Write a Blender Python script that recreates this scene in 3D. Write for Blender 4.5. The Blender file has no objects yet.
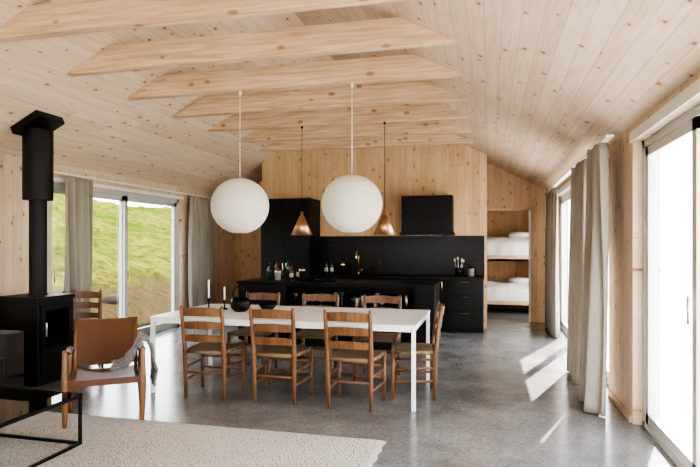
import bpy, bmesh, math, random
from mathutils import Vector, Matrix, noise
random.seed(7)
S=bpy.context.scene
COL=S.collection
# ------------------------------------------------------------------ materials
def newmat(name):
    m=bpy.data.materials.new(name); m.use_nodes=True
    nt=m.node_tree; nt.nodes.clear()
    out=nt.nodes.new('ShaderNodeOutputMaterial')
    return m,nt,out
def N(nt,t,**kw):
    n=nt.nodes.new(t)
    for k,v in kw.items(): setattr(n,k,v)
    return n
def mth(nt,op,a,b=None,c=None):
    n=nt.nodes.new('ShaderNodeMath'); n.operation=op
    for i,v in enumerate((a,b,c)):
        if v is None: continue
        if isinstance(v,(int,float)): n.inputs[i].default_value=v
        else: nt.links.new(v,n.inputs[i])
    return n.outputs[0]
def mixc(nt,f,a,b,mode='MIX'):
    n=nt.nodes.new('ShaderNodeMix'); n.data_type='RGBA'; n.blend_type=mode
    for s,v in ((n.inputs[0],f),(n.inputs[6],a),(n.inputs[7],b)):
        if isinstance(v,(int,float)): s.default_value=v
        elif isinstance(v,tuple): s.default_value=v if len(v)==4 else v+(1,)
        else: nt.links.new(v,s)
    return n.outputs[2]
def simple(name,col,rough=.5,metal=0,bump=0,bscale=50,var=0,spec=.5,sheen=0):
    m,nt,out=newmat(name)
    p=N(nt,'ShaderNodeBsdfPrincipled')
    p.inputs['Base Color'].default_value=col+(1,)
    p.inputs['Roughness'].default_value=rough; p.inputs['Metallic'].default_value=metal
    p.inputs['Specular IOR Level'].default_value=spec
    if sheen: p.inputs['Sheen Weight'].default_value=sheen
    tc=N(nt,'ShaderNodeTexCoord')
    no=N(nt,'ShaderNodeTexNoise'); no.inputs['Scale'].default_value=bscale; no.inputs['Detail'].default_value=5
    nt.links.new(tc.outputs['Object'],no.inputs['Vector'])
    if var:
        c=mixc(nt,no.outputs[0],tuple(x*(1-var) for x in col),tuple(min(1,x*(1+var)) for x in col))
        nt.links.new(c,p.inputs['Base Color'])
    if bump:
        b=N(nt,'ShaderNodeBump'); b.inputs['Strength'].default_value=bump; b.inputs['Distance'].default_value=.01
        nt.links.new(no.outputs[0],b.inputs['Height']); nt.links.new(b.outputs[0],p.inputs['Normal'])
    nt.links.new(p.outputs[0],out.inputs[0]); return m
def boards(name,across,along,c1,c2,width=.12,rough=.55,knot=(0.27,.12,.05),gap=.03,dens=.42,gapd=.6):
    m,nt,out=newmat(name)
    tc=N(nt,'ShaderNodeTexCoord'); sp=N(nt,'ShaderNodeSeparateXYZ'); nt.links.new(tc.outputs['Object'],sp.inputs[0])
    u=mth(nt,'ADD',sp.outputs[across],37.3); v=sp.outputs[along]
    ub=mth(nt,'DIVIDE',u,width); idu=mth(nt,'FLOOR',ub); fr=mth(nt,'FRACT',ub)
    wn=N(nt,'ShaderNodeTexWhiteNoise',noise_dimensions='1D'); nt.links.new(idu,wn.inputs['W'])
    rnd=wn.outputs['Value']
    vo=mth(nt,'ADD',v,mth(nt,'MULTIPLY',rnd,31.0))
    vs=mth(nt,'DIVIDE',vo,3.6); idv=mth(nt,'FLOOR',vs); frv=mth(nt,'FRACT',vs)
    wn2=N(nt,'ShaderNodeTexWhiteNoise',noise_dimensions='2D')
    cv=N(nt,'ShaderNodeCombineXYZ'); nt.links.new(idu,cv.inputs[0]); nt.links.new(idv,cv.inputs[1]); nt.links.new(cv.outputs[0],wn2.inputs['Vector'])
    rb=wn2.outputs['Value']
    gv=N(nt,'ShaderNodeCombineXYZ')
    nt.links.new(mth(nt,'MULTIPLY',u,1.0),gv.inputs[0]); nt.links.new(mth(nt,'MULTIPLY',vo,.055),gv.inputs[1]); nt.links.new(mth(nt,'MULTIPLY',rb,9.),gv.inputs[2])
    g=N(nt,'ShaderNodeTexNoise'); g.inputs['Scale'].default_value=42; g.inputs['Detail'].default_value=4; g.inputs['Distortion'].default_value=.6
    nt.links.new(gv.outputs[0],g.inputs['Vector'])
    kv=N(nt,'ShaderNodeCombineXYZ')
    nt.links.new(mth(nt,'MULTIPLY',u,1.0/.15),kv.inputs[0]); nt.links.new(mth(nt,'MULTIPLY',vo,.62/.15),kv.inputs[1])
    vor=N(nt,'ShaderNodeTexVoronoi',voronoi_dimensions='2D'); vor.inputs['Scale'].default_value=1; nt.links.new(kv.outputs[0],vor.inputs['Vector'])
    vc=N(nt,'ShaderNodeSeparateColor'); nt.links.new(vor.outputs['Color'],vc.inputs[0])
    sel=mth(nt,'LESS_THAN',vc.outputs[0],dens)
    rad=mth(nt,'ADD',mth(nt,'MULTIPLY',vc.outputs[1],.06),.035)
    kn=N(nt,'ShaderNodeMapRange'); kn.interpolation_type='SMOOTHSTEP'
    nt.links.new(mth(nt,'DIVIDE',vor.outputs['Distance'],rad),kn.inputs[0])
    kn.inputs[1].default_value=1.25; kn.inputs[2].default_value=.75; kn.inputs[3].default_value=0; kn.inputs[4].default_value=1
    kf=mth(nt,'MULTIPLY',kn.outputs[0],sel)
    halo=N(nt,'ShaderNodeMapRange'); nt.links.new(mth(nt,'DIVIDE',vor.outputs['Distance'],rad),halo.inputs[0])
    halo.inputs[1].default_value=3.2; halo.inputs[2].default_value=1; halo.inputs[3].default_value=0; halo.inputs[4].default_value=.45
    hf=mth(nt,'MULTIPLY',halo.outputs[0],sel)
    gr=N(nt,'ShaderNodeMapRange'); nt.links.new(g.outputs[0],gr.inputs[0]); gr.inputs[1].default_value=.3; gr.inputs[2].default_value=.7
    f=mth(nt,'ADD',mth(nt,'MULTIPLY',gr.outputs[0],.6),mth(nt,'MULTIPLY',rb,.4))
    col=mixc(nt,f,c1,c2)
    col=mixc(nt,hf,col,(c2[0]*.8,c2[1]*.7,c2[2]*.6))
    col=mixc(nt,mth(nt,'MULTIPLY',kf,.9),col,knot)
    ga=mth(nt,'LESS_THAN',fr,gap); gb=mth(nt,'LESS_THAN',frv,.0012); gg=mth(nt,'MAXIMUM',ga,gb)
    col=mixc(nt,mth(nt,'MULTIPLY',gg,gapd),col,(.17,.10,.06))
    p=N(nt,'ShaderNodeBsdfPrincipled'); p.inputs['Roughness'].default_value=rough
    p.inputs['Specular IOR Level'].default_value=.3
    nt.links.new(col,p.inputs['Base Color'])
    b=N(nt,'ShaderNodeBump'); b.inputs['Strength'].default_value=.25; b.inputs['Distance'].default_value=.008; b.invert=True
    nt.links.new(gg,b.inputs['Height']); nt.links.new(b.outputs[0],p.inputs['Normal'])
    nt.links.new(p.outputs[0],out.inputs[0]); return m
def wood(name,c1,c2,axis=2,scale=30,rough=.5,knots=False):
    m,nt,out=newmat(name)
    tc=N(nt,'ShaderNodeTexCoord'); mp=N(nt,'ShaderNodeMapping'); nt.links.new(tc.outputs['Object'],mp.inputs[0])
    oi=N(nt,'ShaderNodeObjectInfo'); rv=mth(nt,'MULTIPLY',oi.outputs['Random'],40.)
    cb=N(nt,'ShaderNodeCombineXYZ'); nt.links.new(rv,cb.inputs[0]); nt.links.new(rv,cb.inputs[1]); nt.links.new(cb.outputs[0],mp.inputs[1])
    sc=[1,1,1]; sc[axis]=.06; mp.inputs['Scale'].default_value=sc
    no=N(nt,'ShaderNodeTexNoise'); no.inputs['Scale'].default_value=scale; no.inputs['Detail'].default_value=5; no.inputs['Distortion'].default_value=.5
    nt.links.new(mp.outputs[0],no.inputs['Vector'])
    mr=N(nt,'ShaderNodeMapRange'); mr.inputs[1].default_value=.32; mr.inputs[2].default_value=.68; nt.links.new(no.outputs[0],mr.inputs[0])
    col=mixc(nt,mr.outputs[0],c1,c2)
    if knots:
        mp2=N(nt,'ShaderNodeMapping'); nt.links.new(tc.outputs['Object'],mp2.inputs[0]); s2=[6,6,6]; s2[axis]=3.4; mp2.inputs['Scale'].default_value=s2
        nt.links.new(cb.outputs[0],mp2.inputs[1])
        vor=N(nt,'ShaderNodeTexVoronoi'); vor.inputs['Scale'].default_value=1; nt.links.new(mp2.outputs[0],vor.inputs['Vector'])
        k=N(nt,'ShaderNodeMapRange'); nt.links.new(vor.outputs['Distance'],k.inputs[0]); k.inputs[1].default_value=.17; k.inputs[2].default_value=.11; k.inputs[3].default_value=0;k.inputs[4].default_value=.8
        col=mixc(nt,k.outputs[0],col,(.30,.15,.07))
    p=N(nt,'ShaderNodeBsdfPrincipled'); p.inputs['Roughness'].default_value=rough; nt.links.new(col,p.inputs['Base Color'])
    nt.links.new(p.outputs[0],out.inputs[0]); return m
PINE1=(.78,.64,.505); PINE2=(.60,.44,.31)
M_ceil=boards('pine_ceiling_boards',0,1,PINE1,PINE2,width=.115,dens=.42,gapd=.5)
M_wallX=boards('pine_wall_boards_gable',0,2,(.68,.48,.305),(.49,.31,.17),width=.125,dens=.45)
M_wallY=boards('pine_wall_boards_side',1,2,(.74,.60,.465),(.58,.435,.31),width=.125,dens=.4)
M_beam=wood('pine_beam',(.70,.52,.355),(.48,.32,.195),axis=0,scale=35,knots=True)
M_trimw=wood('pine_trim',(.70,.54,.39),(.55,.39,.26),axis=1,scale=30)
M_black=simple('black_lacquer',(.005,.005,.0055),.4,bump=.02,spec=.25)
M_blackm=simple('black_cast_iron',(.006,.006,.006),.5,bump=.08,bscale=200,spec=.3)
M_bglass=simple('black_stove_glass',(.004,.004,.004),.06)
M_white=simple('white_paint',(.80,.80,.79),.35)
M_frame=simple('window_frame_paint',(.55,.55,.535),.4)
M_chair=wood('chair_oak',(.215,.105,.046),(.105,.046,.019),axis=2,scale=40,rough=.4)
M_leather=simple('cognac_leather',(.10,.037,.014),.4,bump=.25,bscale=60,var=.4)
M_copper=simple('copper',(.62,.37,.24),.38,metal=1,bump=.01)
M_brass=simple('brass',(.8,.58,.25),.25,metal=1)
M_steel=simple('steel',(.5,.5,.5),.3,metal=1)
M_candle=simple('candle_wax',(.9,.88,.8),.5)
M_sofa=simple('dark_brown_upholstery',(.02,.014,.012),.9,bump=.4,bscale=200,sheen=.1)
M_bed=simple('white_bedding',(.85,.84,.83),.9,bump=.6,bscale=8)
M_throw=simple('grey_wool_throw',(.15,.145,.135),.95,bump=1,bscale=60,var=.6,sheen=.3)
M_green=simple('green_bottle_glass',(.02,.06,.025),.08)
M_amber=simple('amber_bottle_glass',(.12,.04,.01),.08)
M_label=simple('paper_label',(.45,.42,.36),.7)
M_deck=boards('weathered_deck',0,1,(.62,.60,.57),(.52,.50,.47),width=.14,dens=.05)
M_ceram=simple('stoneware',(.42,.40,.36),.4)
def cordmat():
    m,nt,out=newmat('woven_cord_seat')
    tc=N(nt,'ShaderNodeTexCoord')
    w=N(nt,'ShaderNodeTexWave'); w.inputs['Scale'].default_value=45; w.inputs['Distortion'].default_value=.4; w.bands_direction='X'
    nt.links.new(tc.outputs['Object'],w.inputs['Vector'])
    col=mixc(nt,w.outputs[0],(.11,.065,.034),(.29,.20,.115))
    p=N(nt,'ShaderNodeBsdfPrincipled'); p.inputs['Roughness'].default_value=.75; nt.links.new(col,p.inputs['Base Color'])
    b=N(nt,'ShaderNodeBump'); b.inputs['Strength'].default_value=.5; b.inputs['Distance'].default_value=.004
    nt.links.new(w.outputs[0],b.inputs['Height']); nt.links.new(b.outputs[0],p.inputs['Normal'])
    nt.links.new(p.outputs[0],out.inputs[0]); return m
M_cord=cordmat()
def concrete():
    m,nt,out=newmat('polished_concrete')
    tc=N(nt,'ShaderNodeTexCoord')
    n1=N(nt,'ShaderNodeTexNoise'); n1.inputs['Scale'].default_value=1.6; n1.inputs['Detail'].default_value=8; n1.inputs['Roughness'].default_value=.68
    n2=N(nt,'ShaderNodeTexNoise'); n2.inputs['Scale'].default_value=38; n2.inputs['Detail'].default_value=3
    vo=N(nt,'ShaderNodeTexVoronoi'); vo.inputs['Scale'].default_value=50
    for n in (n1,n2,vo): nt.links.new(tc.outputs['Object'],n.inputs['Vector'])
    r1=N(nt,'ShaderNodeMapRange'); nt.links.new(n1.outputs[0],r1.inputs[0]); r1.inputs[1].default_value=.36; r1.inputs[2].default_value=.64
    c=mixc(nt,r1.outputs[0],(.14,.137,.133),(.24,.235,.228))
    r2=N(nt,'ShaderNodeMapRange'); nt.links.new(n2.outputs[0],r2.inputs[0]); r2.inputs[1].default_value=.54; r2.inputs[2].default_value=.68; r2.inputs[4].default_value=.6
    c=mixc(nt,r2.outputs[0],c,(.075,.073,.07))
    vs=N(nt,'ShaderNodeSeparateColor'); nt.links.new(vo.outputs['Color'],vs.inputs[0])
    sp=mth(nt,'MULTIPLY',mth(nt,'LESS_THAN',vo.outputs['Distance'],.34),mth(nt,'GREATER_THAN',vs.outputs[0],.75))
    c=mixc(nt,mth(nt,'MULTIPLY',sp,.28),c,(.5,.49,.47))
    p=N(nt,'ShaderNodeBsdfPrincipled'); nt.links.new(c,p.inputs['Base Color'])
    rr=N(nt,'ShaderNodeMapRange'); nt.links.new(n1.outputs[0],rr.inputs[0]); rr.inputs[3].default_value=.10; rr.inputs[4].default_value=.30
    nt.links.new(rr.outputs[0],p.inputs['Roughness'])
    nt.links.new(p.outputs[0],out.inputs[0]); return m
M_conc=concrete()
def fabric(name,col,trans=.3):
    m,nt,out=newmat(name)
    tc=N(nt,'ShaderNodeTexCoord'); no=N(nt,'ShaderNodeTexNoise'); no.inputs['Scale'].default_value=160; nt.links.new(tc.outputs['Object'],no.inputs['Vector'])
    c=mixc(nt,no.outputs[0],tuple(x*.8 for x in col),tuple(min(1,x*1.15) for x in col))
    d=N(nt,'ShaderNodeBsdfDiffuse'); t=N(nt,'ShaderNodeBsdfTranslucent'); mx=N(nt,'ShaderNodeMixShader'); mx.inputs[0].default_value=trans
    nt.links.new(c,d.inputs[0]); nt.links.new(c,t.inputs[0]); nt.links.new(d.outputs[0],mx.inputs[1]); nt.links.new(t.outputs[0],mx.inputs[2])
    nt.links.new(mx.outputs[0],out.inputs[0]); return m
M_curt=fabric('linen_curtain',(.44,.40,.35),.22)
M_paper=fabric('rice_paper',(.86,.84,.78),.3)
def glassmat(name,tint=(1,1,1),refl=.5):
    m,nt,out=newmat(name)
    t=N(nt,'ShaderNodeBsdfTransparent'); t.inputs[0].default_value=tint+(1,)
    g=N(nt,'ShaderNodeBsdfGlossy'); g.inputs['Roughness'].default_value=.02
    fr=N(nt,'ShaderNodeFresnel'); fr.inputs[0].default_value=1.45
    mx=N(nt,'ShaderNodeMixShader'); nt.links.new(mth(nt,'MULTIPLY',fr.outputs[0],refl),mx.inputs[0])
    nt.links.new(t.outputs[0],mx.inputs[1]); nt.links.new(g.outputs[0],mx.inputs[2]); nt.links.new(mx.outputs[0],out.inputs[0]); return m
M_glass=glassmat('window_glass',(1,1,1),.2)
M_tglass=glassmat('smoked_table_glass',(.5,.52,.5),1.0)
M_drink=glassmat('drinking_glass',(.8,.82,.82),1.0)
def rugmat():
    m,nt,out=newmat('wool_rug')
    tc=N(nt,'ShaderNodeTexCoord')
    vo=N(nt,'ShaderNodeTexVoronoi'); vo.inputs['Scale'].default_value=60; nt.links.new(tc.outputs['Object'],vo.inputs['Vector'])
    no=N(nt,'ShaderNodeTexNoise'); no.inputs['Scale'].default_value=3; nt.links.new(tc.outputs['Object'],no.inputs['Vector'])
    c=mixc(nt,vo.outputs['Distance'],(.74,.70,.64),(.38,.345,.30)); c=mixc(nt,mth(nt,'MULTIPLY',no.outputs[0],.25),c,(.5,.46,.41))
    p=N(nt,'ShaderNodeBsdfPrincipled'); p.inputs['Roughness'].default_value=.95; nt.links.new(c,p.inputs['Base Color'])
    b=N(nt,'ShaderNodeBump'); b.inputs['Strength'].default_value=1; b.inputs['Distance'].default_value=.02; b.invert=True
    nt.links.new(vo.outputs['Distance'],b.inputs['Height']); nt.links.new(b.outputs[0],p.inputs['Normal'])
    nt.links.new(p.outputs[0],out.inputs[0]); return m
M_rug=rugmat()
def tilemat():
    m,nt,out=newmat('black_glazed_tile')
    tc=N(nt,'ShaderNodeTexCoord'); sp=N(nt,'ShaderNodeSeparateXYZ'); cb=N(nt,'ShaderNodeCombineXYZ')
    nt.links.new(tc.outputs['Object'],sp.inputs[0]); nt.links.new(sp.outputs[0],cb.inputs[0]); nt.links.new(sp.outputs[2],cb.inputs[1])
    br=N(nt,'ShaderNodeTexBrick'); br.offset=0; br.inputs['Scale'].default_value=1; br.inputs['Brick Width'].default_value=.1; br.inputs['Row Height'].default_value=.1
    br.inputs['Mortar Size'].default_value=.003; br.inputs['Color1'].default_value=(.007,.007,.0075,1); br.inputs['Color2'].default_value=(.012,.012,.013,1); br.inputs['Mortar'].default_value=(.03,.03,.03,1)
    nt.links.new(cb.outputs[0],br.inputs['Vector'])
    p=N(nt,'ShaderNodeBsdfPrincipled'); p.inputs['Roughness'].default_value=.3; p.inputs['Specular IOR Level'].default_value=.2; nt.links.new(br.outputs[0],p.inputs['Base Color'])
    b=N(nt,'ShaderNodeBump'); b.inputs['Strength'].default_value=.5; b.inputs['Distance'].default_value=.004; b.invert=True
    nt.links.new(br.outputs['Fac'],b.inputs['Height']); nt.links.new(b.outputs[0],p.inputs['Normal'])
    nt.links.new(p.outputs[0],out.inputs[0]); return m
M_tile=tilemat()
def grassmat():
    m,nt,out=newmat('meadow_grass')
    tc=N(nt,'ShaderNodeTexCoord')
    n1=N(nt,'ShaderNodeTexNoise'); n1.inputs['Scale'].default_value=.6; n1.inputs['Detail'].default_value=8
    n2=N(nt,'ShaderNodeTexNoise'); n2.inputs['Scale'].default_value=3.2; n2.inputs['Detail'].default_value=12; n2.inputs['Roughness'].default_value=.75
    n3=N(nt,'ShaderNodeTexNoise'); n3.inputs['Scale'].default_value=.9; n3.inputs['Detail'].default_value=9; n3.inputs['Roughness'].default_value=.7
    mp=N(nt,'ShaderNodeMapping'); mp.inputs['Location'].default_value=(7,3,1); nt.links.new(tc.outputs['Object'],mp.inputs[0])
    for n in (n1,n2): nt.links.new(tc.outputs['Object'],n.inputs['Vector'])
    nt.links.new(mp.outputs[0],n3.inputs['Vector'])
    r0=N(nt,'ShaderNodeMapRange'); nt.links.new(n1.outputs[0],r0.inputs[0]); r0.inputs[1].default_value=.35; r0.inputs[2].default_value=.65
    c=mixc(nt,r0.outputs[0],(.062,.088,.009),(.14,.125,.028))
    r=N(nt,'ShaderNodeMapRange'); nt.links.new(n2.outputs[0],r.inputs[0]); r.inputs[1].default_value=.44; r.inputs[2].default_value=.6; r.inputs[4].default_value=.8
    c=mixc(nt,r.outputs[0],c,(.024,.033,.007))
    sp=N(nt,'ShaderNodeSeparateXYZ'); nt.links.new(tc.outputs['Object'],sp.inputs[0])
    low=N(nt,'ShaderNodeMapRange'); nt.links.new(mth(nt,'ADD',sp.outputs[2],mth(nt,'MULTIPLY',n3.outputs[0],-1.6)),low.inputs[0]); low.inputs[1].default_value=-.15; low.inputs[2].default_value=-.45
    c=mixc(nt,mth(nt,'MULTIPLY',low.outputs[0],.85),c,(.055,.038,.024))
    p=N(nt,'ShaderNodeBsdfPrincipled'); p.inputs['Roughness'].default_value=1; p.inputs['Specular IOR Level'].default_value=0; nt.links.new(c,p.inputs['Base Color'])
    b=N(nt,'ShaderNodeBump'); b.inputs['Strength'].default_value=1; b.inputs['Distance'].default_value=.3
    nt.links.new(n2.outputs[0],b.inputs['Height']); nt.links.new(b.outputs[0],p.inputs['Normal'])
    nt.links.new(p.outputs[0],out.inputs[0]); return m
M_grass=grassmat()
M_field=simple('dry_field',(.42,.42,.33),.9,var=.3,bscale=2)
M_rock=simple('rock',(.05,.038,.028),.95,bump=1,bscale=5,var=.6,spec=.0)
# ------------------------------------------------------------------ builder
class B:
    def __init__(s,name): s.name=name; s.bm=bmesh.new(); s.mats=[]
    def mi(s,m):
        if m not in s.mats: s.mats.append(m)
        return s.mats.index(m)
    def _face(s,vs,mi,sm=False):
        try: f=s.bm.faces.new(vs)
        except ValueError: return
        f.material_index=mi; f.smooth=sm
    def box(s,a,b,m,xf=None):
        x0,y0,z0=a; x1,y1,z1=b
        if x0>x1:x0,x1=x1,x0
        if y0>y1:y0,y1=y1,y0
        if z0>z1:z0,z1=z1,z0
        P=[(x0,y0,z0),(x1,y0,z0),(x1,y1,z0),(x0,y1,z0),(x0,y0,z1),(x1,y0,z1),(x1,y1,z1),(x0,y1,z1)]
        v=[s.bm.verts.new(xf@Vector(p) if xf else p) for p in P]; k=s.mi(m)
        for f in ((0,3,2,1),(4,5,6,7),(0,1,5,4),(1,2,6,5),(2,3,7,6),(3,0,4,7)): s._face([v[i] for i in f],k)
    def prism(s,poly,y0,y1,m):
        k=s.mi(m); A=[s.bm.verts.new((x,y0,z)) for x,z in poly]; Bv=[s.bm.verts.new((x,y1,z)) for x,z in poly]
        s._face(A,k); s._face(Bv[::-1],k); n=len(poly)
        for i in range(n): j=(i+1)%n; s._face([A[i],Bv[i],Bv[j],A[j]],k)
    def tube(s,pts,r,m,seg=12,cap=True):
        k=s.mi(m); pts=[Vector(p) for p in pts]; n=len(pts)
        rs=r if isinstance(r,(list,tuple)) else [r]*n
        rings=[]; prev=None
        for i,p in enumerate(pts):
            t=(pts[min(i+1,n-1)]-pts[max(i-1,0)]).normalized()
            if prev is None:
                u=t.cross(Vector((0,0,1)))
                if u.length<.05: u=t.cross(Vector((0,1,0)))
            else: u=prev-t*prev.dot(t)
            u.normalize(); prev=u; w=t.cross(u)
            rings.append([s.bm.verts.new(p+(u*math.cos(a)+w*math.sin(a))*rs[i]) for a in [2*math.pi*j/seg for j in range(seg)]])
        for i in range(n-1):
            for j in range(seg):
                s._face([rings[i][j],rings[i+1][j],rings[i+1][(j+1)%seg],rings[i][(j+1)%seg]],k,True)
        if cap: s._face(rings[0],k); s._face(rings[-1][::-1],k)
    def lathe(s,prof,c,m,seg=32,cap=False):
        k=s.mi(m); cx,cy,cz=c
        rings=[[s.bm.verts.new((cx+r*math.cos(2*math.pi*j/seg),cy+r*math.sin(2*math.pi*j/seg),cz+z)) for j in range(seg)] for r,z in prof]
        for i in range(len(prof)-1):
            for j in range(seg): s._face([rings[i][j],rings[i][(j+1)%seg],rings[i+1][(j+1)%seg],rings[i+1][j]],k,True)
        if cap: s._face(rings[0][::-1],k); s._face(rings[-1],k)
    def grid(s,fn,nu,nv,m,sm=True,closed=False):
        k=s.mi(m); V=[[s.bm.verts.new(fn(i/nu,j/nv)) for j in range(nv+1)] for i in range(nu+1)]
        for i in range(nu):
            for j in range(nv): s._face([V[i][j],V[i+1][j],V[i+1][j+1],V[i][j+1]],k,sm)
    def done(s,loc=(0,0,0),rz=0,bevel=0,solid=0,fix=True,sub=0,shade=None):
        if fix: bmesh.ops.recalc_face_normals(s.bm,faces=s.bm.faces)
        me=bpy.data.meshes.new(s.name); s.bm.to_mesh(me); s.bm.free()
        for m in s.mats: me.materials.append(m)
        o=bpy.data.objects.new(s.name,me); COL.objects.link(o); o.location=loc; o.rotation_euler=(0,0,rz)
        if solid: md=o.modifiers.new('solid','SOLIDIFY'); md.thickness=solid; md.offset=0
        if bevel: md=o.modifiers.new('bevel','BEVEL'); md.width=bevel; md.segments=2; md.limit_method='ANGLE'; md.angle_limit=math.radians(50)
        if sub: md=o.modifiers.new('sub','SUBSURF'); md.levels=sub; md.render_levels=sub
        return o
def clone(o,loc,rz):
    c=bpy.data.objects.new(o.name.split('.')[0],o.data); COL.objects.link(c); c.location=loc; c.rotation_euler=(0,0,rz)
    for md in o.modifiers:
        n=c.modifiers.new(md.name,md.type)
        for a in ('width','segments','limit_method','angle_limit','thickness','offset','levels','render_levels'):
            if hasattr(md,a): setattr(n,a,getattr(md,a))
    return c
# ------------------------------------------------------------------ room
XL,XR,XC=-5.2,1.1,-2.1; HW=3.2; H0=2.37; TAN=.505; YB0=-3.2; YE=13.2
def roof(x): return H0+TAN*(HW-abs(x-XC))
b=B('floor'); b.box((XL-.25,YB0-.2,-.2),(XR+.25,YE+.2,0),M_conc); b.done()
b=B('ceiling')
ov=.22
b.prism([(XL-ov,roof(XL-ov)),(XC,roof(XC)),(XR+ov,roof(XR+ov)),(XR+ov,roof(XR+ov)+.28),(XC,roof(XC)+.28),(XL-ov,roof(XL-ov)+.28)],YB0-.3,YE+.3,M_ceil); b.done()
def sidewall(name,x0,x1,openings):
    b=B(name); y=YB0
    def zt(x): return roof(x)-.001
    def seg(ya,yb,za):
        xa,xb=min(x0,x1),max(x0,x1)
        b.prism([(xa,za),(xb,za),(xb,zt(xb)),(xa,zt(xa))],ya,yb,M_wallY)
    for a,c,z0,z1 in openings:
        seg(y,a,0)
        if z1<min(zt(x0),zt(x1)): seg(a,c,z1)
        if z0>0: b.box((x0,a,0),(x1,c,z0),M_wallY)
        y=c
    seg(y,YE,0); return b.done()
LO=[(0,3.2,0,2.24),(5.75,8.75,0,2.2)]
RO=[(-2.6,.6,0,2.24),(1.0,4.86,0,2.24),(5.78,10.2,0,2.24),(11.1,11.85,.0,2.2)]
sidewall('wall_left',XL-.2,XL,LO); sidewall('wall_right',XR,XR+.2,RO)
def gable(b,xa,xb,z0,y0,y1,m):
    pts=[(xa,z0),(xb,z0),(xb,roof(xb)-.001)]
    if xa<XC<xb: pts.append((XC,roof(XC)-.001))
    pts.append((xa,roof(xa)-.001)); b.prism(pts,y0,y1,m)
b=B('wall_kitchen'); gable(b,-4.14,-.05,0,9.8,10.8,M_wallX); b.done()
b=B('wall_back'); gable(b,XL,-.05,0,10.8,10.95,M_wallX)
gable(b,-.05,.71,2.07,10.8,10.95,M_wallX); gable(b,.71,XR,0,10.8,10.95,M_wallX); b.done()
b=B('trim_3')
b.box((.69,10.775,0),(.73,10.799,2.09),M_white); b.box((-.045,10.775,2.05),(.73,10.799,2.09),M_trimw); b.done()
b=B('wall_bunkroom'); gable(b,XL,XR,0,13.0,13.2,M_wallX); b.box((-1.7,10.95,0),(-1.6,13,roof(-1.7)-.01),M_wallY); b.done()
b=B('wall_rear')
gable(b,XL,-3.6,0,YB0-.2,YB0,M_wallX); gable(b,-.4,XR,0,YB0-.2,YB0,M_wallX); gable(b,-3.6,-.4,2.3,YB0-.2,YB0,M_wallX); b.done()
b=B('added_window_7')  # unseen rear window, added to let daylight in from behind the camera
for x in (-3.6,-2.03,-.47): b.box((x,YB0-.14,0),(x+.07,YB0-.06,2.3),M_frame)
b.box((-3.6,YB0-.14,0),(-.4,YB0-.06,.07),M_frame); b.box((-3.6,YB0-.14,2.23),(-.4,YB0-.06,2.3),M_frame)
b.box((-3.55,YB0-.105,.07),(-.45,YB0-.095,2.23),M_glass); b.done()
def win(name,x,y0,y1,z0,z1,mull,side):
    b=B(name); t=.05
    a,c=x-t,x+t
    b.box((a,y0,z0),(c,y0+.06,z1),M_frame); b.box((a,y1-.06,z0),(c,y1,z1),M_frame)
    b.box((a,y0,z1-.06),(c,y1,z1),M_frame); b.box((a,y0,z0),(c,y1,z0+.04),M_frame)
    ys=[y0+.06]+list(mull)+[y1-.06]
    for i in range(len(ys)-1):
        off=.02 if i%2 else -.02; p,q=ys[i]-(.03 if i else 0),ys[i+1]+(.03 if i<len(ys)-2 else 0)
        u,w=x+off-.022,x+off+.022
        b.box((u,p,z0+.04),(w,p+.075,z1-.06),M_frame); b.box((u,q-.075,z0+.04),(w,q,z1-.06),M_frame)
        b.box((u,p,z0+.04),(w,q,z0+.12),M_frame); b.box((u,p,z1-.13),(w,q,z1-.06),M_frame)
        b.box((x+off-.004,p+.07,z0+.11),(x+off+.004,q-.07,z1-.12),M_glass)
        b.tube([(x-side*.075,p+.04,.95),(x-side*.075,p+.04,1.12)],.009,M_steel)
    b.done()
win('window_1',XL-.1,5.75,8.75,0,2.2,[7.3],-1)
win('added_window_2',XL-.1,0,3.2,0,2.24,[1.6],-1)  # extra opening out of view, added to help light the room
win('window_3',XR+.12,1.0,4.86,0,2.24,[2.4,3.72],1)
win('window_4',XR+.12,5.78,10.2,0,2.24,[7.25,8.75],1)
win('added_window_5',XR+.12,-2.6,.6,0,2.24,[-1.0],1)  # unseen right-hand glazing, added for more interior daylight
win('added_window_6',XR+.12,11.1,11.85,0,2.2,[],1)  # hidden window added to brighten the bunk room
b=B('trim_1')
for a,c,z0,z1 in RO[:3]:
    b.box((XR-.012,a-.05,z1),(XR-.001,c+.05,z1+.08),M_white)
b.done()
b=B('trim_2'); a,c,z0,z1=LO[1]; b.box((XL+.001,a-.05,z1),(XL+.012,c+.05,z1+.05),M_white); b.done()
b=B('baseboard_left'); b.box((XL,3.2,0),(XL+.015,5.7,.06),M_trimw); b.box((XL,8.8,0),(XL+.015,10.8,.06),M_trimw); b.done()
b=B('baseboard_right'); b.box((XR-.015,4.9,0),(XR,5.74,.06),M_trimw); b.done()
for i,y in enumerate([-.92,0,.92,1.84,2.76,3.68,4.6,5.52,6.44,7.36,8.28,9.2]):
    b=B('ceiling_beam'); zb=3.055; zt=3.29; t=.045
    xa=XC-(HW-(zb-H0)/TAN); xb=XC+(HW-(zb-H0)/TAN); xa2=XC-(HW-(zt-H0)/TAN); xb2=XC+(HW-(zt-H0)/TAN)
    b.prism([(xa,zb),(xb,zb),(xb2,zt),(xa2,zt)],-t,t,M_beam); b.done(loc=(0,y,0),bevel=.004)
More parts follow.
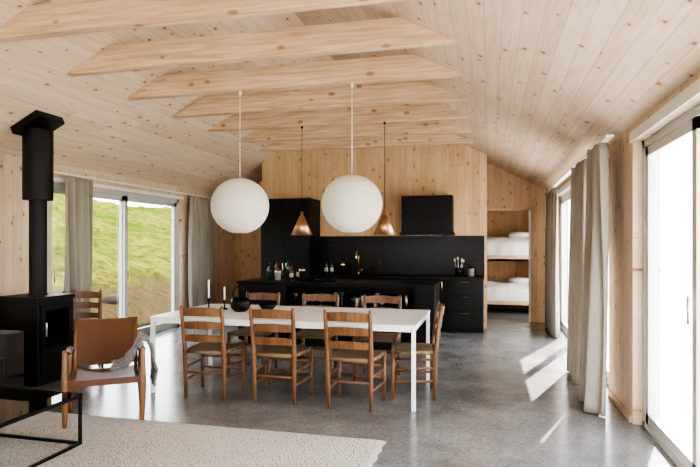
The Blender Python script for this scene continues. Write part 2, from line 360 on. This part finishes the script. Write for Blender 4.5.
# ------------------------------------------------------------------ curtains
def curtain(x,y0,y1,top,folds,amp=.05,seed=0,flare=0):
    b=B('curtain')
    def fn(u,v):
        z=.01+(top-.02)*v
        ph=u*folds*2*math.pi
        k=1+.35*math.sin(seed+ph*.37)
        sp=(1-v)**1.5*flare
        yy=y0+(y1-y0)*(u+ .03*math.sin(v*4+seed+u*9))-sp*(1-u)
        return (x+amp*k*math.sin(ph+.7*math.sin(v*3+seed))*(.7+.35*(1-v))-(sp*.5)*(1-u*.5)*(1 if x>0 else -1), yy, z)
    b.grid(fn,int(folds*14),30,M_curt)
    return b.done(fix=False,solid=.004)
curtain(XR-.18,5.12,5.75,2.30,4.5,.06,1,flare=.16)
curtain(XR-.16,6.05,6.75,2.30,5,.055,2.4,flare=.14)
curtain(XR-.12,9.0,10.4,2.30,9,.05,4)
curtain(XL+.11,5.85,6.35,2.28,4,.05,5)
curtain(XL+.11,8.85,9.75,2.28,7,.05,3)
b=B('curtain_track'); b.box((XR-.18,4.95,2.305),(XR-.12,10.5,2.322),M_white); b.done()
b=B('curtain_track'); b.box((XL+.09,5.6,2.285),(XL+.13,9.85,2.305),M_white); b.done()
# ------------------------------------------------------------------ kitchen
b=B('kitchen_counter')
y0,y1=9.16,9.765
b.box((-2.995,y0,.08),(-.1,y1,.87),M_black); b.box((-2.995,y0+.05,0),(-.1,y1,.08),M_black); b.box((-2.995,y0-.02,.87),(-.09,y1,.9),M_black)
for i in range(5):
    xa=-2.98+i*.576; 
    if i in (1,4):
        for z0,z1 in ((.09,.36),(.365,.62),(.625,.86)): b.box((xa,y0-.02,z0),(xa+.566,y0,z1),M_black); b.tube([(xa+.2,y0-.04,z1-.04),(xa+.36,y0-.04,z1-.04)],.004,M_brass,8)
    else:
        b.box((xa,y0-.02,.09),(xa+.566,y0,.86),M_black); b.tube([(xa+.5,y0-.04,.7),(xa+.5,y0-.04,.82)],.005,M_brass,8)
b.done(bevel=.003)
b=B('backsplash_tiles'); b.box((-2.995,9.77,.9),(-.09,9.79,1.57),M_tile); b.done()
b=B('tall_cabinet'); b.box((-3.9,9.18,.08),(-3.0,9.79,2.22),M_black); b.box((-3.88,9.23,0),(-3.02,9.79,.08),M_black)
for xa in (-3.895,-3.447):
    b.box((xa,9.16,.09),(xa+.442,9.18,1.2),M_black); b.box((xa,9.16,1.205),(xa+.442,9.18,2.21),M_black)
b.tube([(-3.48,9.14,.9),(-3.48,9.14,1.1)],.006,M_brass,8); b.tube([(-3.42,9.14,.9),(-3.42,9.14,1.1)],.006,M_brass,8)
b.done(bevel=.003)
b=B('range_hood'); b.box((-1.45,9.4,1.62),(-.6,9.765,2.24),M_black); b.box((-1.47,9.38,1.58),(-.58,9.765,1.625),M_black); b.box((-1.3,9.45,1.572),(-.75,9.7,1.582),M_steel); b.done(bevel=.004)
b=B('kitchen_tap'); X=-2.24;Y=9.6
b.tube([(X,Y,.9),(X,Y,.93)],.025,M_brass); pts=[(X,Y,.92),(X,Y,1.2)]+[(X,Y-.09+.09*math.cos(a),1.2+.09*math.sin(a)) for a in [math.pi*k/8 for k in range(1,9)]]+[(X,Y-.18,1.13)]
b.tube(pts,.015,M_brass); b.tube([(X+.02,Y,.96),(X+.08,Y,.99)],.008,M_brass); b.done()
b=B('kitchen_island'); a,c=7.42,8.15; xl,xr=-3.5,-.7
b.box((xl-.02,a-.02,.87),(xr+.01,c+.02,.9),M_black)
b.box((xl,a+.35,.06),(xr,c,.87),M_black); b.box((xl+.03,a+.05,0),(xr-.03,c-.05,.06),M_black)
b.box((xl,a,.06),(-2.78,a+.35,.87),M_black); b.box((-.98,a,.06),(xr,a+.35,.87),M_black)
b.box((-2.78,a,.06),(-.98,a+.35,.1),M_black); b.box((-2.78,a,.84),(-.98,a+.35,.87),M_black)
b.box((-2.78,a+.01,.55),(-.98,a+.35,.57),M_black); b.box((-2.78,a+.01,.32),(-.98,a+.35,.34),M_black)
for x in (-2.19,-1.59): b.box((x,a+.005,.1),(x+.02,a+.35,.84),M_black)
b.box((xl+.005,a-.016,.08),(-2.785,a,.46),M_black); b.box((xl+.005,a-.016,.465),(-2.785,a,.86),M_black); b.box((-.975,a-.016,.08),(xr-.005,a,.86),M_black)
b.done(bevel=.003)
b=B('drinking_glasses')
for zs in (.5705,.3405):
  for x in [-2.7+i*.085 for i in range(20)]:
    if any(abs(x-q-.01)<.055 for q in (-2.19,-1.59)): continue
    for yy in (a+.07,a+.18):
        h=random.choice([.12,.15,.18]); r=.033
        b.lathe([(0.001,0.002),(r*.8,.002),(r,h),(r-.003,h),(r*.8-.003,.008),(.001,.008)],(x,yy,zs),random.choice([M_drink,M_steel,M_ceram]),12)
b.done()
def bottle(x,y,z,h,r,m,label=True):
    b=B('bottle'); b.lathe([(.001,0),(r,0),(r,h*.6),(r*.9,h*.66),(r*.35,h*.78),(r*.33,h*.97),(r*.38,h*.97),(r*.38,h),(.001,h)],(0,0,0),m,20)
    if label: b.lathe([(r+.001,h*.18),(r+.001,h*.45)],(0,0,0),M_label,20)
    b.done(loc=(x,y,z))
for i,(x,y,h,r,m,l) in enumerate([(-3.2,7.85,.24,.036,M_green,0),(-3.1,7.9,.29,.034,M_amber,1),(-2.93,7.9,.31,.036,M_green,0),(-2.84,7.82,.22,.032,M_amber,1),(-2.76,7.9,.26,.035,M_black,1)]): bottle(x,y,.9,h,r,m,l)
for x in (-2.8,-2.7): bottle(x,9.5,.9,.26,.035,M_green)
def jar(x,y,z,h,r,m,lid):
    b=B('storage_jar'); b.lathe([(.001,0),(r,0),(r,h*.82),(r*1.04,h*.82),(r*1.04,h),(.001,h*1.02)],(0,0,0),m,24)
    b.lathe([(r*1.05,h*.83),(r*1.05,h),(.001,h*1.04)],(0,0,0),lid,24); b.done(loc=(x,y,z))
jar(-3.02,7.75,.9,.14,.045,M_ceram,M_steel); jar(-2.66,7.78,.9,.17,.045,M_copper,M_steel); jar(-2.5,9.5,.9,.2,.05,M_black,M_brass); jar(-.3,9.5,.9,.15,.05,M_ceram,M_black); jar(-2.0,9.6,.9,.12,.035,M_amber,M_black)
b=B('serving_tray'); b.lathe([(.001,0),(.15,0),(.17,.025),(.165,.025),(.147,.006),(.001,.006)],(0,0,0),M_black,32); b.done(loc=(-2.3,7.8,.9))
b=B('utensil_jar'); b.lathe([(.001,0),(.055,0),(.06,.14),(.055,.14),(.05,.01),(.001,.01)],(0,0,0),M_black,24)
for k in range(7):
    an=k*.9; p=Vector((.03*math.cos(an),.03*math.sin(an),.02)); q=Vector((.075*math.cos(an),.06*math.sin(an),.25+.02*(k%3)))
    b.tube([p,q],.005,M_beam if k%2 else M_steel,6); b.lathe([(.001,-.03),(.017,-.015),(.02,0),(.015,.025),(.001,.03)],tuple(q),M_beam if k%2 else M_steel,8)
b.done(loc=(-.5,9.5,.9))
# ------------------------------------------------------------------ pendants
ZB=3.055
def lantern(x,y,z,R=.31):
    b=B('paper_lantern_pendant'); prof=[]; n=22
    for i in range(n*4+1):
        t=-1+2*i/(n*4); a0=math.asin(max(-1,min(1,t*.965)))
        r=R*math.cos(a0)+.007*abs(math.sin(math.pi*i/4))-.007
        prof.append((r,R*.96*math.sin(a0)))
    b.lathe(prof,(0,0,0),M_paper,56)
    rt=prof[-1][0]; zt=prof[-1][1]
    for sg in (1,-1): b.tube([(rt*math.cos(a),rt*math.sin(a),sg*zt) for a in [2*math.pi*k/24 for k in range(25)]],.004,M_steel,6)
    b.tube([(-rt,0,zt),(rt,0,zt)],.003,M_steel,6)
    b.tube([(0,0,zt-.12),(0,0,zt+.01)],.02,M_white,12)
    b.tube([(0,0,zt),(0,0,ZB-z)],.004,M_white,8)
    b.lathe([(.001,-.04),(.012,-.04),(.018,-.01),(.018,0),(.001,0)],(0,0,ZB-z),M_white,20)
    b.done(loc=(x,y,z))
lantern(-2.585,5.52,1.835); lantern(-1.356,5.52,1.835)
def cone(x,y,z):
    b=B('copper_pendant_lamp')
    b.lathe([(.15,0),(.152,.0),(.032,.27),(.03,.27),(.148,.002)],(0,0,0),M_copper,40)
    b.lathe([(.001,.33),(.018,.33),(.022,.26),(.03,.25)],(0,0,0),M_copper,24)
    b.tube([(0,0,.33),(0,0,ZB-z)],.004,M_black,8)
    b.lathe([(.001,-.03),(.012,-.03),(.016,0),(.001,0)],(0,0,ZB-z),M_black,16)
    b.lathe([(.001,.1),(.025,.11),(.03,.135),(.018,.18),(.015,.25)],(0,0,0),M_white,16)
    b.done(loc=(x,y,z))
cone(-2.52,7.36,1.55); cone(-1.36,7.36,1.55)
# ------------------------------------------------------------------ dining table
b=B('dining_table'); x0,x1,y0,y1=-3.17,-.61,4.76,5.95
b.box((x0,y0,.712),(x1,y1,.735),M_white)
for x in (x0+.005,x1-.04):
    for y in (y0+.005,y1-.04): b.box((x,y,0),(x+.035,y+.035,.712),M_white)
b.box((x0+.045,y0+.012,.675),(x1-.045,y0+.035,.712),M_white); b.box((x0+.045,y1-.035,.675),(x1-.045,y1-.012,.712),M_white)
b.box((x0+.012,y0+.045,.675),(x0+.035,y1-.045,.712),M_white); b.box((x1-.035,y0+.045,.675),(x1-.012,y1-.045,.712),M_white)
b.done(bevel=.003)
# ------------------------------------------------------------------ dining chair
def mkchair():
    b=B('dining_chair'); m=M_chair
    for s in (-1,1):
        b.tube([(s*.190,-.175,0),(s*.192,-.185,.2),(s*.194,-.19,.44),(s*.198,-.215,.66),(s*.201,-.245,.83),(s*.201,-.25,.865)],[.014,.019,.021,.019,.017,.011],m,12)
        b.tube([(s*.215,.2,0),(s*.215,.2,.2),(s*.215,.2,.45)],[.014,.019,.021],m,12)
        b.tube([(s*.19,-.18,.17),(s*.215,.2,.17)],.012,m,8); b.tube([(s*.19,-.185,.29),(s*.215,.2,.29)],.012,m,8)
        b.tube([(s*.19,-.19,.43),(s*.215,.2,.43)],.014,m,8)
    b.tube([(-.215,.2,.21),(.215,.2,.21)],.012,m,8); b.tube([(-.215,.2,.32),(.215,.2,.32)],.012,m,8)
    b.tube([(-.215,.2,.43),(.215,.2,.43)],.014,m,8); b.tube([(-.19,-.19,.43),(.19,-.19,.43)],.014,m,8)
    b.tube([(-.19,-.183,.24),(.19,-.183,.24)],.012,m,8)
    k=b.mi(m)
    for zc,h,yc in ((.56,.06,-.2),(.68,.065,-.215),(.805,.075,-.235)):
        n=12; ring=[]
        for i in range(n+1):
            t=-1+2*i/n; x=t*.195; y=yc-.035*(1-t*t); hh=h/2; cr=.012*(1-t*t)
            ring.append([b.bm.verts.new(p) for p in ((x,y-.006,zc-hh+cr*.3),(x,y+.006,zc-hh+cr*.3),(x,y+.006-.01,zc+hh+cr),(x,y-.006-.01,zc+hh+cr))])
        for i in range(n):
            for j in range(4): b._face([ring[i][j],ring[i+1][j],ring[i+1][(j+1)%4],ring[i][(j+1)%4]],k)
        b._face(ring[0],k); b._face(ring[-1][::-1],k)
    def top(u,v):
        w=.188+(.215-.188)*v; x=(u*2-1)*w; y=-.19+.39*v
        e=max(abs(u*2-1),abs(v*2-1)); return (x,y,.452-.014*(1-e**2)+(-.01 if e>.97 else 0))
    b.grid(top,16,16,M_cord)
    b.grid(lambda u,v:((u*2-1)*(.188+.027*v),-.19+.39*v,.425),4,4,M_cord)
    for p,q in (((-.19,-.192),(.19,-.192)),((-.215,.2),(.215,.2)),((-.19,-.19),(-.215,.2)),((.19,-.19),(.215,.2))):
        P=Vector((*p,.433)); Q=Vector((*q,.433)); d=(Q-P)*.07
        b.tube([P+d,Q-d],.019,M_cord,12)
    return b.done(loc=(-2.565,4.89,0),rz=.03)
ch=mkchair()
for x,y,r in [(-1.873,4.90,-.02),(-1.165,4.87,-.05),(-.70,5.34,math.pi/2+.16),(-2.6,5.92,math.pi-.03),(-1.88,5.94,math.pi+.04),(-1.16,5.9,math.pi),(-4.64,5.62,math.radians(-141))]:
    clone(ch,(x,y,0),r)
def candle(x,y,h):
    b=B('candlestick'); b.lathe([(.001,0),(.04,0),(.04,.008),(.008,.02),(.007,h*.3),(.016,h*.34),(.016,h*.4),(.001,h*.4)],(0,0,0),M_black,20)
    b.tube([(0,0,h*.39),(0,0,h)],[.009,.008],M_candle,12); b.done(loc=(x,y,.735))
candle(-2.86,5.35,.32); candle(-2.74,5.47,.24)
b=B('black_pot'); b.lathe([(.001,0),(.06,0),(.1,.04),(.105,.09),(.085,.14),(.08,.14),(.095,.09),(.055,.01),(.001,.01)],(0,0,0),M_black,32)
b.tube([(-.085,0,.13),(-.08,0,.22),(0,0,.27),(.08,0,.22),(.085,0,.13)],.005,M_black,8); b.done(loc=(-2.5,5.35,.735))
b=B('black_bowl'); b.lathe([(.001,0),(.05,0),(.11,.06),(.105,.06),(.045,.01),(.001,.01)],(0,0,0),M_black,32); b.done(loc=(-2.28,5.55,.735))
# ------------------------------------------------------------------ stove
b=B('wood_stove'); x0,x1,y0,y1=-4.86,-4.36,4.65,5.15
b.box((x0,y0,.1),(x1,y1,.86),M_blackm); b.box((x0-.015,y0-.015,.86),(x1+.015,y1+.015,.895),M_blackm); b.box((x0+.03,y0+.03,0),(x1-.03,y1-.03,.1),M_blackm)
b.box((x1,y0+.04,.3),(x1+.02,y1-.04,.82),M_blackm); b.box((x1+.018,y0+.09,.38),(x1+.024,y1-.09,.76),M_bglass)
b.box((x1,y0+.04,.12),(x1+.015,y1-.04,.28),M_blackm); b.tube([(x1+.05,y0+.07,.5),(x1+.05,y0+.07,.64)],.008,M_steel)
b.box((x0+.05,y0-.012,.16),(x1-.05,y0,.8),M_blackm)
cx,cy=-4.6,4.92
zc=roof(cx)
b.lathe([(.1,0),(.085,.03),(.085,1.0),(.145,1.0),(.145,1.02),(.145,zc-.89-.1)],(cx,cy,.89),M_blackm,32)
Mx=Matrix.Translation((cx,cy,zc-.05))@Matrix.Rotation(-math.atan(TAN),4,'Y')
b.box((-.18,-.18,-.04),(.18,.18,.04),M_blackm,xf=Mx)
b.done(bevel=.006)
# ------------------------------------------------------------------ safari armchair
b=B('leather_safari_chair'); m=M_chair
def leg(x,y,h):
    b.tube([(x,y,0),(x,y,.05),(x,y,.2),(x,y,.3),(x,y,.36),(x,y,.45),(x,y,h-.02),(x,y,h)],[.014,.017,.026,.028,.028,.022,.019,.014],m,14)
for s in (-1,1):
    leg(s*.28,-.26,.61); leg(s*.28,.24,.56)
    b.tube([(s*.28,-.26,.27),(s*.28,.24,.27)],[.014,.014],m,10)
    for o in (0,-.006): b.grid(lambda u,v,s=s,o=o:(s*.28+(v-.5)*.055,-.27+.52*u,.598+o-.045*u-.03*math.sin(math.pi*u)),14,2,M_leather)
    b.tube([(s*.235,.16,.34),(s*.24,.26,.56),(s*.24,.345,.76)],[.013,.016,.012],m,10)
b.tube([(-.28,-.26,.34),(.28,-.26,.34)],.015,m,10); b.tube([(-.28,.24,.34),(.28,.24,.34)],.015,m,10)
b.grid(lambda u,v:((u-.5)*.53,-.28+.53*v,.365-.03*math.sin(math.pi*v)*1-.02*math.sin(math.pi*u)),12,12,M_leather)
b.grid(lambda u,v:((u-.5)*.53,-.28+.53*v,.352-.03*math.sin(math.pi*v)*1-.02*math.sin(math.pi*u)),12,12,M_leather)
b.grid(lambda u,v:((u-.5)*.53,-.282,.35+(v-.5)*.05),8,2,M_leather)
for o in (-.012,.012):
    b.grid(lambda u,v,o=o:((u-.5)*.51,.2+.16*v+o+.045*math.sin(math.pi*u),.40+.36*v-.012*math.cos((u-.5)*math.pi)),14,10,M_leather)
b.grid(lambda u,v:((u-.5)*.51,.36+.045*math.sin(math.pi*u)+.014*math.cos(math.pi*v),.76-.012*math.cos((u-.5)*math.pi)+.014*math.sin(math.pi*v)),14,6,M_leather)
b.done(loc=(-3.09,4.02,.0),rz=math.radians(36))
b=B('sheepskin_throw')
def th(u,v):
    L=[(.05,.40),(.10,.405),(.15,.42),(.20,.48),(.24,.575),(.28,.635),(.33,.61),(.36,.54),(.375,.45),(.38,.36),(.375,.25)]
    t=u*(len(L)-1); i=min(int(t),len(L)-2); f=t-i; x=L[i][0]*(1-f)+L[i+1][0]*f; z=L[i][1]*(1-f)+L[i+1][1]*f
    w=.18+.03*math.sin(u*7)+.01*math.sin(u*31); y=(v-.5)*2*w+.01
    if u>.9: z+=.02*math.sin(v*30)
    p=Vector((x,y,z)); n=noise.noise(p*10)*.02+noise.noise(p*40)*.008; return (x+n,y+n,z+abs(n)+.01)
b.grid(th,90,60,M_throw); b.done(loc=(-3.09,4.02,0),rz=math.radians(36),fix=False,solid=.02)
# ------------------------------------------------------------------ coffee table
b=B('glass_coffee_table'); x0,x1,y0,y1=-3.98,-2.78,2.25,3.37; h=.38; t=.018
zr=.024
for x in (x0,x1-t):
    for y in (y0,y1-t): b.box((x,y,zr),(x+t,y+t,h-.01),M_black)
    b.box((x,y0,h-.028),(x+t,y1,h-.01),M_black); b.box((x,y0,zr),(x+t,y1,zr+t),M_black)
for y in (y0,y1-t): b.box((x0,y,h-.028),(x1,y+t,h-.01),M_black); b.box((x0,y,zr),(x1,y+t,zr+t),M_black)
b.box((x0,y0,h-.01),(x1,y1,h),M_tglass); b.done()
b=B('book_stack'); b.box((-.14,-.1,0),(.14,.1,.025),M_black); b.box((-.13,-.09,.025),(.13,.09,.045),M_label); b.box((-.12,-.085,.045),(.11,.085,.07),M_throw); b.done(loc=(-3.55,3.05,.38),rz=.3,bevel=.002)
b=B('sofa'); x0,x1,y0,y1=-5.02,-4.02,2.2,4.15
b.box((x0,y0,.1),(x1,y1,.3),M_sofa); b.box((x0,y0,.3),(x0+.24,y1,.8),M_sofa); b.box((x0+.2,y1-.2,.25),(x1,y1,.66),M_sofa); b.box((x0+.2,y0,.25),(x1,y0+.2,.66),M_sofa)
b.box((x0+.24,y0+.21,.3),(x1+.01,3.17,.46),M_sofa); b.box((x0+.24,3.18,.3),(x1+.01,y1-.21,.46),M_sofa)
b.box((x0+.24,y0+.23,.46),(x0+.42,3.16,.78),M_sofa); b.box((x0+.24,3.19,.46),(x0+.42,y1-.23,.78),M_sofa)
for x in (x0+.06,x1-.06):
    for y in (y0+.06,y1-.06): b.tube([(x,y,0),(x,y,.11)],.018,M_black)
b.done(bevel=.03)
b=B('area_rug')
def rg(u,v):
    x=-3.99+(3.99-.73)*u; y=1.3+2.7*v; e=min(u*3.26,(1-u)*3.26,v*2.7,(1-v)*2.7)
    return (x+.006*math.sin(y*40)*(e<.01),y+.006*math.sin(x*37)*(e<.01),.003+.017*min(1,e/.03)+.002*noise.noise(Vector((x*9,y*9,0))))
b.grid(rg,160,130,M_rug); b.box((-3.98,1.31,0),(-.74,3.99,.004),M_rug); b.done(fix=False)
# ------------------------------------------------------------------ bunk bed
b=B('bunk_bed'); x0,x1,y0,y1=-1.1,1.05,11.95,12.85
for x in (x0,x1-.06):
    for y in (y0,y1-.06): b.box((x,y,0),(x+.06,y+.06,1.75),M_trimw)
for z in (.24,1.18):
    b.box((x0,y0,z-.1),(x1,y0+.03,z+.02),M_trimw); b.box((x0,y1-.03,z-.1),(x1,y1,z+.02),M_trimw); b.box((x0,y0,z-.1),(x1,y1,z-.06),M_trimw)
for z in (.18,1.14):
    def f(u,v,z=z):
        x=-1.02+2.0*u; th=v*math.pi; yy=12.4-.43*math.cos(th)
        zz=z+.0+.44*(max(0,math.sin(th)))**.35+.03*noise.noise(Vector((x*4,yy*5,z)))
        return (x,yy-.03*noise.noise(Vector((x*5,zz*8,z)))*(1 if v<.5 else -1),zz)
    b.grid(f,60,24,M_bed); b.box((-1.02,12.0,z),(.98,12.8,z+.1),M_bed)
    b.lathe([(.001,0),(.2,.01),(.26,.06),(.2,.11),(.001,.13)],(.62,12.4,z+.42),M_bed,24)
b.done()
# ------------------------------------------------------------------ exterior
b=B('hillside_ground')
def hill(u,v):
    x=XL-.25-60*u**1.6; y=-30+100*v
    t=max(0,-x-7.2); h=-.12+ 6.4*(1-math.exp(-t*.06)) + (.5*noise.noise(Vector((x*.15,y*.15,0)))+.3*noise.noise(Vector((x*.6,y*.6,3)))+.14*noise.noise(Vector((x*2,y*2,5))))*min(1,t/2)
    return (x,y,h)
b.grid(hill,150,220,M_grass); b.done()
b=B('field_ground'); b.grid(lambda u,v:(XR+.25+70*u,-30+100*v,-.2+.4*noise.noise(Vector((u*9,v*12,0)))*min(1,u*8)),50,60,M_field); b.done()
b=B('terrace_deck'); b.box((XR+.26,-4,-.1),(4.6,14,-.03),M_deck); b.done()
for (x,y,s) in [(-8.3,9.6,.3),(-8.9,10.4,.4),(-8.2,11.0,.28),(-9.6,11.8,.4)]:
    b=B('boulder'); bmesh.ops.create_icosphere(b.bm,subdivisions=4,radius=s); b.mi(M_rock)
    for v in b.bm.verts:
        v.co*=1+.3*noise.noise(v.co*3+Vector((x,y,0)))+.08*noise.noise(v.co*9); v.co.z*=.8
    b.done(loc=(x,y,.1))
# ------------------------------------------------------------------ light
w=bpy.data.worlds.new('sky'); S.world=w; w.use_nodes=True; nt=w.node_tree; nt.nodes.clear()
o=N(nt,'ShaderNodeOutputWorld'); bg=N(nt,'ShaderNodeBackground'); 
tc=N(nt,'ShaderNodeTexCoord'); sp=N(nt,'ShaderNodeSeparateXYZ'); nt.links.new(tc.outputs['Generated'],sp.inputs[0])
c=mixc(nt,mth(nt,'MAXIMUM',sp.outputs[2],0.0),(.98,.985,1.0),(.76,.88,1.0)); nt.links.new(c,bg.inputs[0])
bg.inputs[1].default_value=4.2; nt.links.new(bg.outputs[0],o.inputs[0])
sl=bpy.data.lights.new('sun','SUN'); sl.energy=20; sl.angle=.012; sl.color=(1,.95,.88)
so=bpy.data.objects.new('sun',sl); COL.objects.link(so)
el=math.radians(38); d=Vector((-.33*math.cos(el),-.944*math.cos(el),-math.sin(el)))
so.rotation_euler=d.to_track_quat('-Z','Y').to_euler(); so.location=(5,15,12)
# ------------------------------------------------------------------ camera
cam=bpy.data.cameras.new('camera'); co=bpy.data.objects.new('camera',cam); COL.objects.link(co)
co.location=(0,0,1.43); co.rotation_euler=(math.radians(90),0,math.radians(14.0)); cam.lens=28.85; cam.sensor_width=36; cam.shift_y=.015; cam.clip_start=.05; cam.clip_end=500
S.camera=co
S.view_settings.view_transform='AgX'; S.view_settings.look='AgX - High Contrast'; S.view_settings.exposure=1.3
